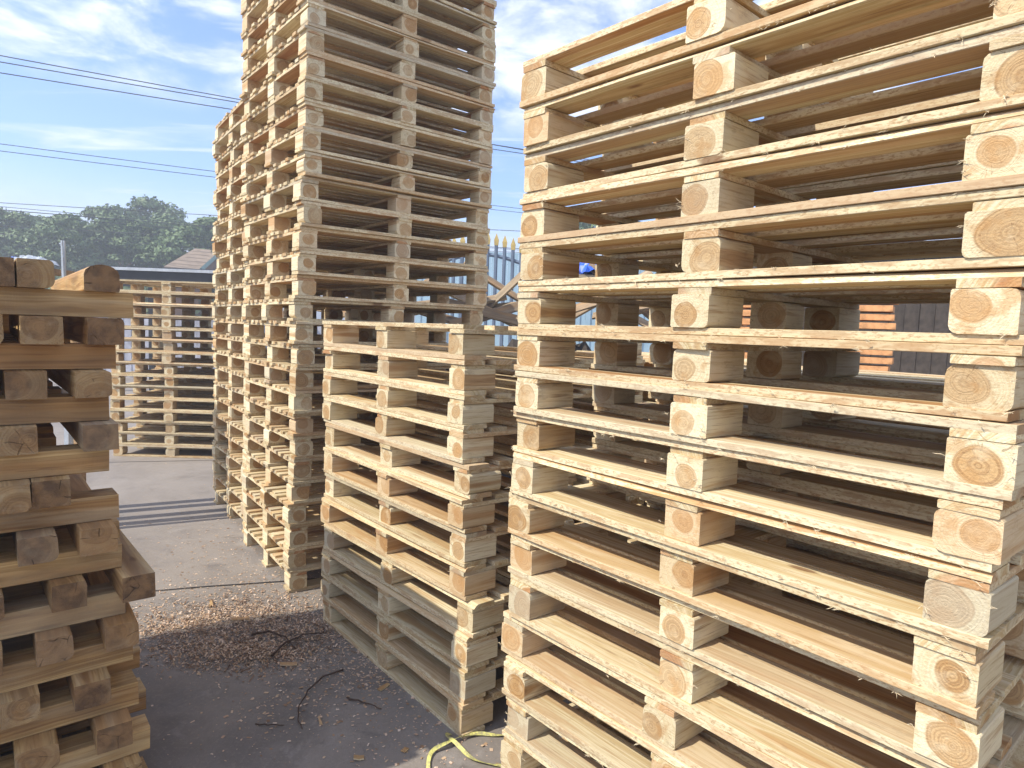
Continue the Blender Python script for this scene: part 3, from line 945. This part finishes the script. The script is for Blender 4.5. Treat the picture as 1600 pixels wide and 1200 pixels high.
# ------------------------------------------------------------------ background: sheds, house, wall, fence, wires
M_DARKROOF = simple('dark_roof_sheet', (.045, .05, .06), .5, .2, 3, .002)
M_BROWNROOF = simple('brown_roof', (.27, .20, .14), .85, .18, 2.5, .004)
M_BRICK = simple('brown_gable', (.21, .115, .065), .9, .2, 4, .004)
M_GREEN = simple('green_trim', (.16, .24, .20), .6)
M_PALE = simple('pale_sheet_metal', (.40, .40, .44), .5, .25, 3, .002)
M_FASCIA = simple('pale_fascia', (.45, .47, .48), .5)
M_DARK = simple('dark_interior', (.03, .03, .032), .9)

# low dark shed: posts, roof of corrugated sheets, fascia, back wall of pale sheets
sh0, sh1 = at(172, 437, 13.0), at(352, 437, 13.0)
L_ = (sh1 - sh0).length
shed = thing('open_shed', 'low open shed with a flat dark sheet roof behind the far stack', 'shed', (sh0.x, 13.0, 0), 0.02)
ztop = at(250, 417, 13.0).z
for i in range(9):
    w_ = L_ / 9
    b = MB(); n_ = 8
    vs, fs = [], []
    for j in range(n_ * 2 + 1):
        for y_ in (0.0, 3.2):
            zr = ztop - .05 + (.03 if j % 2 else 0) + (y_ * .035)
            vs += [(i * w_ + w_ * j / (2 * n_) + (.002 if j == 0 else 0), y_, zr), (i * w_ + w_ * j / (2 * n_) + (.002 if j == 0 else 0), y_, zr + .006)]
    for j in range(n_ * 2):
        k = 4 * j
        fs += [(k, k + 4, k + 6, k + 2), (k + 1, k + 3, k + 7, k + 5), (k, k + 1, k + 5, k + 4), (k + 2, k + 6, k + 7, k + 3)]
    b.add(vs, fs)
    link('roof_sheet', b.mesh('roof_sheet'), M_DARKROOF, shed)
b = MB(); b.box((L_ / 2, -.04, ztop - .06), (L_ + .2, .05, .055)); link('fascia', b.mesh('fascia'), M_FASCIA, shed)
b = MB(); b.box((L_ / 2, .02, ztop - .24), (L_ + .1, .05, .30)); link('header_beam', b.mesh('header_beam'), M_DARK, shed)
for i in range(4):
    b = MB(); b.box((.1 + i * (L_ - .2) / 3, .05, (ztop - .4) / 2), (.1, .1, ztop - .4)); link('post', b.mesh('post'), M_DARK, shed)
for i in range(14):
    w_ = .46
    b = MB()
    for j in range(5):
        b.box((-2.9 + i * w_ + (j + .5) * w_ / 5, 3.0 + (.012 if j % 2 else 0), .75), (w_ / 5 - .004, .02, 1.5))
    link('wall_sheet', b.mesh('wall_sheet'), M_PALE, shed)

# gabled house behind it
E1, E2 = at(256, 419, 26), at(313, 424, 27)
E1.z = E2.z
R1_, R2_ = at(305, 397, 30), at(349, 394, 30.6)
R1_.z = R2_.z
house = thing('gabled_house', 'brown gabled house with green roof edge beside the tall stacks', 'house', (E2.x, E2.y, 0))
o_ = Vector((E2.x, E2.y, 0))
E1 -= o_; E2 -= o_; R1_ -= o_; R2_ -= o_
B2 = Vector((2 * R2_.x - E2.x, 2 * R2_.y - E2.y, E2.z)); B1 = Vector((2 * R1_.x - E1.x, 2 * R1_.y - E1.y, E1.z))
gi = (R1_ - R2_).normalized() * .25
b = MB()
w4 = [E1, E2 + gi, B2 + gi, B1]
w4 = [Vector((p.x, p.y, 0)) for p in w4] + [Vector((p.x, p.y, E2.z)) for p in w4]
b.add(w4, [(0, 3, 2, 1), (0, 1, 5, 4), (1, 2, 6, 5), (2, 3, 7, 6), (3, 0, 4, 7)])
link('wall', b.mesh('wall'), M_BRICK, house)
b = MB()
b.add([E2 + gi, B2 + gi, R2_ + gi - Vector((0, 0, .05)), E2 + gi * 2, B2 + gi * 2, R2_ + gi * 2 - Vector((0, 0, .05))], [(0, 1, 2), (3, 5, 4), (0, 2, 5, 3), (1, 4, 5, 2), (0, 3, 4, 1)])
link('gable', b.mesh('gable'), M_BRICK, house)
for (p0, p1, q0, q1) in ((E1, E2, R1_, R2_), (B1, B2, R1_, R2_)):
    for i in range(6):
        t0, t1 = i / 6, (i + 1) / 6
        a0, a1, c0, c1 = p0.lerp(q0, t0), p1.lerp(q1, t0), p0.lerp(q0, t1), p1.lerp(q1, t1)
        up = Vector((0, 0, .06)); u2 = Vector((0, 0, .02))
        b = MB()
        b.add([a0 + u2 * .6, a1 + u2 * .6, c1, c0, a0 + up + u2 * .6, a1 + up + u2 * .6, c1 + up, c0 + up], [(0, 3, 2, 1), (4, 5, 6, 7), (0, 1, 5, 4), (1, 2, 6, 5), (2, 3, 7, 6), (3, 0, 4, 7)])
        link('roof_course', b.mesh('roof_course'), M_BROWNROOF, house)
b = MB(); b.tube([E2 + Vector((.05, -.05, .05)), R2_ + Vector((.05, -.05, .12))], .10, 4); link('verge_trim', b.mesh('verge_trim'), M_GREEN, house)
b = MB(); b.tube([B2 + Vector((.05, -.05, .05)), R2_ + Vector((.05, -.05, .13))], .10, 4); link('verge_trim', b.mesh('verge_trim'), M_GREEN, house)

# palisade fence between the stacks
M_PALIS = simple('blue_grey_paint', (.16, .20, .26), .5, .1, 6)
M_TIP = simple('yellow_tip', (.50, .36, .12), .5)
fy = 12.0
fl = at(690, 380, fy); ft = at(790, 370, fy); fr = at(900, 380, fy)
gate = thing('palisade_fence', 'blue-grey steel palisade fence with yellow pointed tips between the stacks', 'fence', (fl.x, fy, 0))
W_ = fr.x - fl.x
n_ = int(W_ / .15)
for i in range(n_):
    x = .075 + i * .15
    arch = .16 * math.sin(math.pi * ((x % 1.5) / 1.5))
    h = ft.z - .30 + arch
    b = MB(); b.box((x, 0, h / 2), (.062, .018, h)); b.box((x, -.016, h / 2), (.02, .014, h))
    link('pale', b.mesh('pale'), M_PALIS, gate)
    b = MB()
    b.add([(x - .035, -.02, h), (x + .035, -.02, h), (x + .035, .02, h), (x - .035, .02, h), (x - .045, -.02, h + .09), (x + .045, -.02, h + .09), (x + .045, .02, h + .09), (x - .045, .02, h + .09), (x, 0, h + .22)],
          [(0, 3, 2, 1), (0, 1, 5, 4), (1, 2, 6, 5), (2, 3, 7, 6), (3, 0, 4, 7), (4, 5, 8), (5, 6, 8), (6, 7, 8), (7, 4, 8)])
    link('spear_tip', b.mesh('spear_tip'), M_TIP, gate)
for hz in (ft.z - .48, .5):
    b = MB()
    pts = []
    for j in range(int(W_ / .1)):
        x = j * .1
        pts.append((x, .03, hz + (.16 * math.sin(math.pi * ((x % 1.5) / 1.5)) if hz > 1 else 0)))
    b.tube(pts, .035, 5)
    link('rail', b.mesh('rail'), M_PALIS, gate)
# pale blue sheet wall behind the fence
bw = thing('sheet_wall', 'pale blue corrugated sheet wall behind the palisade fence', 'wall', (at(650, 450, 15).x, 15.0, 0))
Lw = at(1150, 450, 15).x - at(650, 450, 15).x
M_BLUEW = simple('pale_blue_sheet', (.36, .50, .58), .5, .1, 1.5, .002)
hz_ = at(800, 395, 15).z
for i in range(12):
    w_ = Lw / 12
    b = MB()
    for j in range(5):
        b.box((i * w_ + (j + .5) * w_ / 5, .02 if j % 2 else 0, hz_ / 2), (w_ / 5 - .006, .03, hz_ - (.15 if i > 5 else 0)))
    link('wall_sheet', b.mesh('wall_sheet'), M_BLUEW, bw)

# scrap heap: boards leaning and lying behind the stacks
rs = random.Random(8)
scr = [(775, 470, 6.2, .75), (790, 485, 6.0, .3), (800, 462, 6.4, -.5), (812, 478, 6.1, .1), (782, 495, 5.8, -.2), (940, 470, 6.6, .55), (960, 482, 6.5, -.45),
       (915, 478, 6.4, .35), (985, 468, 6.8, -.65), (1010, 480, 6.6, .2), (700, 480, 6.2, .2), (655, 486, 6.3, -.25), (600, 484, 6.4, .15), (560, 489, 6.3, -.1), (740, 476, 6.2, -.4),
       (895, 462, 6.9, -.1), (1040, 470, 6.7, .4)]
SCRB = [board_mesh('scrap_board', 1.1, .09, .022, rs, 3, .003, .004) for _ in range(4)]
for me in SCRB: me.materials.append(M_GREYWOOD)
SLAB = ['steep grey board leaning on the scrap heap beside the palisade fence', 'short grey board propped on the heap below the fence', 'board tilting down to the right below the yellow tips',
        'nearly level board on the heap just left of the big close stack', 'lowest grey board on the heap between the tall and big stacks', 'board rising to the right below the blue tarpaulin',
        'board falling to the right below the blue tarpaulin', 'scrap board at the left foot of the tarpaulin trestle', 'long steep board right of the tarpaulin, seen through the big stack',
        'gently rising board right of the steep one behind the big stack', 'scrap board seen through the lowest sky gaps of the tallest stack', 'scrap board behind the top of the short middle stack',
        'flat scrap board behind the middle of the tallest stack', 'scrap board at the left end of the heap behind the tallest stack', 'tilted scrap board just left of the palisade fence foot',
        'rearmost scrap board left of the blue tarpaulin', 'rightmost scrap board of the heap, rising steeply']
for i, (x, y, Y, a) in enumerate(scr):
    c = at(x, y, Y)
    o = link('scrap_board', SCRB[i % 4], None, None, c, (rs.uniform(.6, 1.3), -a, rs.uniform(-.5, .5)),
             label=SLAB[i],
             category='scrap board', group='scrap boards on the heap behind the stacks')
# the heap body: old crates and dark rubble
M_RUBBLE = simple('dark_rubble', (.075, .062, .052), .95, .35, 5, .02)
hm_v, hm_f = [], []
nx, ny = 56, 16
ax0, ax1 = at(480, 480, 6.6).x, at(1120, 480, 6.6).x
for j in range(ny):
    for i in range(nx):
        x = ax0 + (ax1 - ax0) * i / (nx - 1); y = 5.9 + 2.0 * j / (ny - 1)
        e_ = math.sin(math.pi * i / (nx - 1)) ** .35 * math.sin(math.pi * j / (ny - 1)) ** .6
        h = e_ * (1.28 + .18 * math.sin(x * 3.1) + rs.uniform(-.12, .12))
        hm_v.append((x + rs.uniform(-.03, .03), y, max(h, 0.0) - (.05 if e_ < .05 else 0)))
for j in range(ny - 1):
    for i in range(nx - 1):
        k = j * nx + i
        hm_f.append((k, k + 1, k + nx + 1, k + nx))
link('rubble_heap', mesh_from('rubble_heap', hm_v, hm_f), M_RUBBLE, kind='stuff', label='dark heap of scrap and rubble behind the pallet stacks', category='rubble heap')


# blue tarp over the heap
def crumple(name, W, D, H, seed, n=22, amp=.06):
    r = random.Random(seed)
    from mathutils import noise
    vs, fs = [], []
    for j in range(n):
        for i in range(n):
            u_, v_ = i / (n - 1) * 2 - 1, j / (n - 1) * 2 - 1
            rr = max(abs(u_), abs(v_)) ** 2.2
            p0 = Vector((u_ * 3 + seed, v_ * 3, seed * 2.3))
            dz = (1 - abs(noise.noise(p0)) * 2.2) * amp + noise.noise(p0 * 2.7) * amp * .8
            vs.append((u_ * W / 2 + noise.noise(p0 + Vector((9, 0, 0))) * amp, v_ * D / 2 + noise.noise(p0 + Vector((0, 9, 0))) * amp, H * (1 - rr * .85) + dz))
    for j in range(n - 1):
        for i in range(n - 1):
            k = j * n + i
            fs.append((k, k + 1, k + n + 1, k + n))
    m_ = mesh_from(name, vs, fs)
    return m_


M_TARP = simple('blue_tarp', (.02, .10, .55), .35, .25, 6, .003, .5)
tp = at(932, 428, 7.2)
link('blue_tarp', crumple('blue_tarp', .62, .8, .22, 3), M_TARP, None, (tp.x, tp.y, tp.z - .1), (0, 0, .3), label='crumpled bright blue tarpaulin glimpsed through the big close stack', category='tarpaulin')
# frame carrying the tarp
ftm = thing('trestle', 'grey timber trestle holding up the blue tarpaulin', 'trestle', (tp.x, tp.y, 0))
for sx in (-.3, .3):
    for sy in (-.3, .3):
        b = MB(); b.box((sx, sy, (tp.z - .08) / 2), (.06, .06, tp.z - .08)); link('leg', b.mesh('leg'), M_GREYWOOD, ftm)
b = MB(); b.box((0, 0, tp.z - .06), (.8, .8, .03)); link('top', b.mesh('top'), M_GREYWOOD, ftm)

M_ORANGE = simple('orange_sawn_wood', (.60, .30, .13), .8, .28, 18, .002)
# bundles of orange sawn boards, sunlit, seen through the big stack
OB = [board_mesh('sawn_board', .36, .14, .045, rs, 2, .002, .001) for _ in range(4)]
for me in OB: me.materials.append(M_ORANGE)
for bi, (x, lab) in enumerate([(1190, 'left sunlit stack of orange sawn boards glimpsed through the big close stack'), (1352, 'right sunlit stack of orange sawn boards glimpsed through the big close stack'),
                               (1120, 'stack of orange sawn boards furthest left behind the big close stack')]):
    c = at(x, 500, 5.0 if bi < 2 else 5.6)
    t = thing('board_bundle', lab, 'board stack', (c.x, c.y, 0), R(-32), 'stacks of orange boards behind the pallets')
    for k in range(29 if bi < 2 else 26):
        for j in range(2):
            link('sawn_board', OB[(k + j) % 4], None, t, (rs.uniform(-.02, .02), .15 * j + rs.uniform(-.012, .012), .05 + k * .0635), (0, 0, rs.uniform(-.03, .03)))

M_DARKBOARD = simple('dark_cladding', (.085, .066, .050), .85, .35, 9, .003)
ds = at(1165, 500, 7.4); de = at(1850, 500, 7.4)
dsh = thing('dark_shed', 'dark timber-clad shed wall behind the orange boards, seen through the big close stack', 'shed', (ds.x, 7.4, 0), R(-4))
dn = int((de.x - ds.x) / .16)
clb = MB(); clb.box((0, 0, 0), (.152, .022, 2.5)); CL = clb.mesh('cladding_board'); CL.materials.append(M_DARKBOARD)
for i in range(dn):
    link('cladding_board', CL, None, dsh, (i * .16, rnd.uniform(-.006, .006), 1.25), (0, rnd.uniform(-.004, .004), 0))
b = MB(); b.box((dn * .08, 1.2, 2.54), (dn * .16 + .3, 2.6, .06)); link('roof', b.mesh('roof'), M_DARKROOF, dsh)
b = MB(); b.box((dn * .08, 2.3, 1.24), (dn * .16, .1, 2.48)); link('back_wall', b.mesh('back_wall'), M_DARK, dsh)

# crumpled white sheeting and plastic-wrapped post behind the timber pile
m_pl, q_, p_ = new_mat('milky_plastic')
tcs = q_.node('ShaderNodeTexCoord')
n_p = q_.noise(tcs.outputs['Object'], 14, 4)
finish(q_, p_, q_.mix(n_p, (.34, .38, .42), (.55, .58, .60)), .22, n_p, .01, .6, .6)
m_blue = simple('blue_plastic', (.10, .17, .42), .3)
base_t = at(50, 413, 4.6)
rk = thing('storage_rack', 'timber rack behind the pile holding bundled plastic sheeting', 'rack', (base_t.x, base_t.y, 0))
for sx in (-.16, .16):
    for sy in (-.2, .2):
        b = MB(); b.box((sx, sy, base_t.z / 2 - .03), (.07, .07, base_t.z - .06)); link('post', b.mesh('post'), M_GREYWOOD, rk)
b = MB(); b.box((0, 0, base_t.z - .045), (.42, .5, .03)); link('top', b.mesh('top'), M_GREYWOOD, rk)
link('plastic_sheet', crumple('plastic_sheet', .24, .2, .055, 5, 16, .02), m_pl, None, at(52, 412, 4.6) + Vector((0, 0, -.02)), (0, 0, .2), label='crumpled white plastic sheeting behind the top timbers of the pile', category='plastic sheet')
link('plastic_sheet', crumple('plastic_sheet', .10, .15, .05, 7, 14, .012), m_blue, None, at(24, 410, 4.6) + Vector((0, 0, -.02)), (0, 0, .6), label='small blue and white plastic bundle left of the white sheeting', category='plastic sheet')
pp = at(101, 420, 4.4)
pt = at(98, 376, 4.4)
b = MB()
for i in range(5):
    a = i * 1.26
    ox, oy = .012 * math.cos(a), .012 * math.sin(a)
    pts = []
    for j in range(9):
        t = j / 8
        pts.append(Vector((pt.x + (pp.x + .012 - pt.x) * (1 - t) + ox * (1.6 - t), pp.y + oy * (1.6 - t), t * pt.z)) + Vector((rs.uniform(-.004, .004), rs.uniform(-.004, .004), 0)))
    b.tube(pts, [.015 - .0009 * j for j in range(9)], 5)
link('wrapped_post', b.mesh('wrapped_post'), m_pl, label='thin post wrapped in shiny clear plastic rising behind the timber pile', category='post')

# overhead wires
M_WIRE = simple('wire_black', (.03, .03, .035), .6)
wires = [(87, 155, 370, 21, .017, 'topmost overhead cable of the upper three'), (97, 160, 370, 21, .017, 'middle overhead cable of the upper three'), (114, 170, 355, 21, .017, 'lowest overhead cable of the upper three'),
         (225, 268, 335, 24, .013, 'upper wire of the middle pair across the blue sky'), (236, 277, 335, 24, .013, 'lower wire of the middle pair across the blue sky'),
         (317, 337, 340, 28, .014, 'overhead wire just grazing the tree tops'), (323, 353, 340, 28, .012, 'thin wire crossing the upper leaves, above its twin'), (328, 355, 340, 28, .018, 'thicker wire crossing the upper leaves'),
         (334, 362, 340, 29, .012, 'faint wire a little below the thicker one'), (353, 372, 340, 30, .012, 'faint wire across the middle of the trees'), (366, 388, 340, 30, .012, 'lowest faint wire in front of the trees')]
for (y0, y1, x1, z1, rad, lab) in wires:
    r0, r1_ = ray(0, y0), ray(x1, y1)
    A = r0 * (z1 / r0.y)
    B = r1_ * (A.z / r1_.z)
    A = A + Vector((0, 0, CAM_H)); B = B + Vector((0, 0, CAM_H))
    d = (B - A)
    d = d / max(d.length, .01)
    mid = (A + B) / 2
    b = MB()
    pts = []
    for i in range(41):
        s_ = -30 + i * 2.2
        pts.append(mid + d * s_ + Vector((0, 0, .00035 * (s_) ** 2)))
    b.tube(pts, rad, 5)
    link('overhead_wire', b.mesh('overhead_wire'), M_WIRE, label=lab, category='wire', group='overhead wires')

# ------------------------------------------------------------------ torn fibres on the sawn edges of the near stacks
def fibres(rows, th, n_each, seed, ztop):
    r = random.Random(seed)
    b = MB()
    for k, (x, y, yaw, z) in enumerate(rows):
        z1 = rows[k + 1][3] if k + 1 < len(rows) else ztop
        sc = (z1 - z) / HP
        a = th + yaw
        ud = Vector((math.cos(a), math.sin(a), 0)); nd = Vector((ud.y, -ud.x, 0))
        o = Vector((x, y, z))
        tuft, last = 0, None
        for _ in range(n_each):
            u_ = r.random() * 1.2
            hh = r.choice((.001, T_BOT, HP - T_DECK, HP - .0005, HP - .0005)) * sc
            if r.random() < .25:
                ub = r.choice((.002, .098, .552, .648, 1.102, 1.198)); u_ = ub + r.uniform(-.002, .002); hh = (T_BOT + r.random() * H_BLK) * sc
            p0 = o + ud * u_ + Vector((0, 0, hh)) + nd * r.uniform(-.001, .003)
            if tuft > 0 and last is not None:
                p0 = last + ud * r.uniform(-.004, .004) + Vector((0, 0, r.uniform(-.0008, .0008))); tuft -= 1
            else:
                tuft = r.randint(1, 6)
            last = p0
            L = r.uniform(.003, .012) * (2.0 if r.random() < .05 else 1)
            d = (ud * r.choice((-1, 1)) * r.uniform(.3, 1) + nd * r.uniform(.1, .6) + Vector((0, 0, r.uniform(-.7, .7)))).normalized()
            c_ = Vector((r.uniform(-.4, .4), r.uniform(-.4, .4), r.uniform(-.5, .3)))
            w = r.uniform(.0003, .0008)
            pts = [p0 - d * .002, p0 + d * L * .5 + c_ * L * .1, p0 + d * L + c_ * L * .5]
            side = d.cross(nd)
            if side.length < .05: side = Vector((0, 0, 1))
            side = side.normalized() * w
            b.add([pts[0] - side, pts[0] + side, pts[1] + side * .8, pts[1] - side * .8, pts[2], pts[0] + nd * w * 1.5], [(0, 1, 2, 3), (3, 2, 4), (0, 5, 3), (1, 5, 2)])
    return b


M_FIB = simple('wood_fibre', (.70, .58, .38), .8)
link('wood_fibres', fibres(BIG[0], BIG[2], 90, 5, BIG[1]).mesh('wood_fibres'), M_FIB, kind='stuff', label='fine torn wood fibres bristling from the sawn edges of the big close stack', category='wood fibres')
link('wood_fibres', fibres(SHORT[0], SHORT[2], 45, 6, SHORT[1]).mesh('wood_fibres'), M_FIB, kind='stuff', label='fine torn wood fibres on the sawn edges of the short middle stack', category='wood fibres')

# ------------------------------------------------------------------ air
hz = MB(); hz.box((0, 420, 8.0), (900, 1100, 18.0))
m_hz = bpy.data.materials.new('haze'); m_hz.use_nodes = True
m_hz.node_tree.nodes.clear()
gh = G(m_hz.node_tree)
pv = gh.node('ShaderNodeVolumePrincipled')
pv.inputs['Color'].default_value = (.86, .90, .95, 1)
pv.inputs['Density'].default_value = .0075
pv.inputs['Anisotropy'].default_value = .2
oo = gh.node('ShaderNodeOutputMaterial')
gh.l.new(pv.outputs[0], oo.inputs['Volume'])
link('haze', hz.mesh('haze'), m_hz, kind='stuff')
scene.cycles.volume_bounces = 0
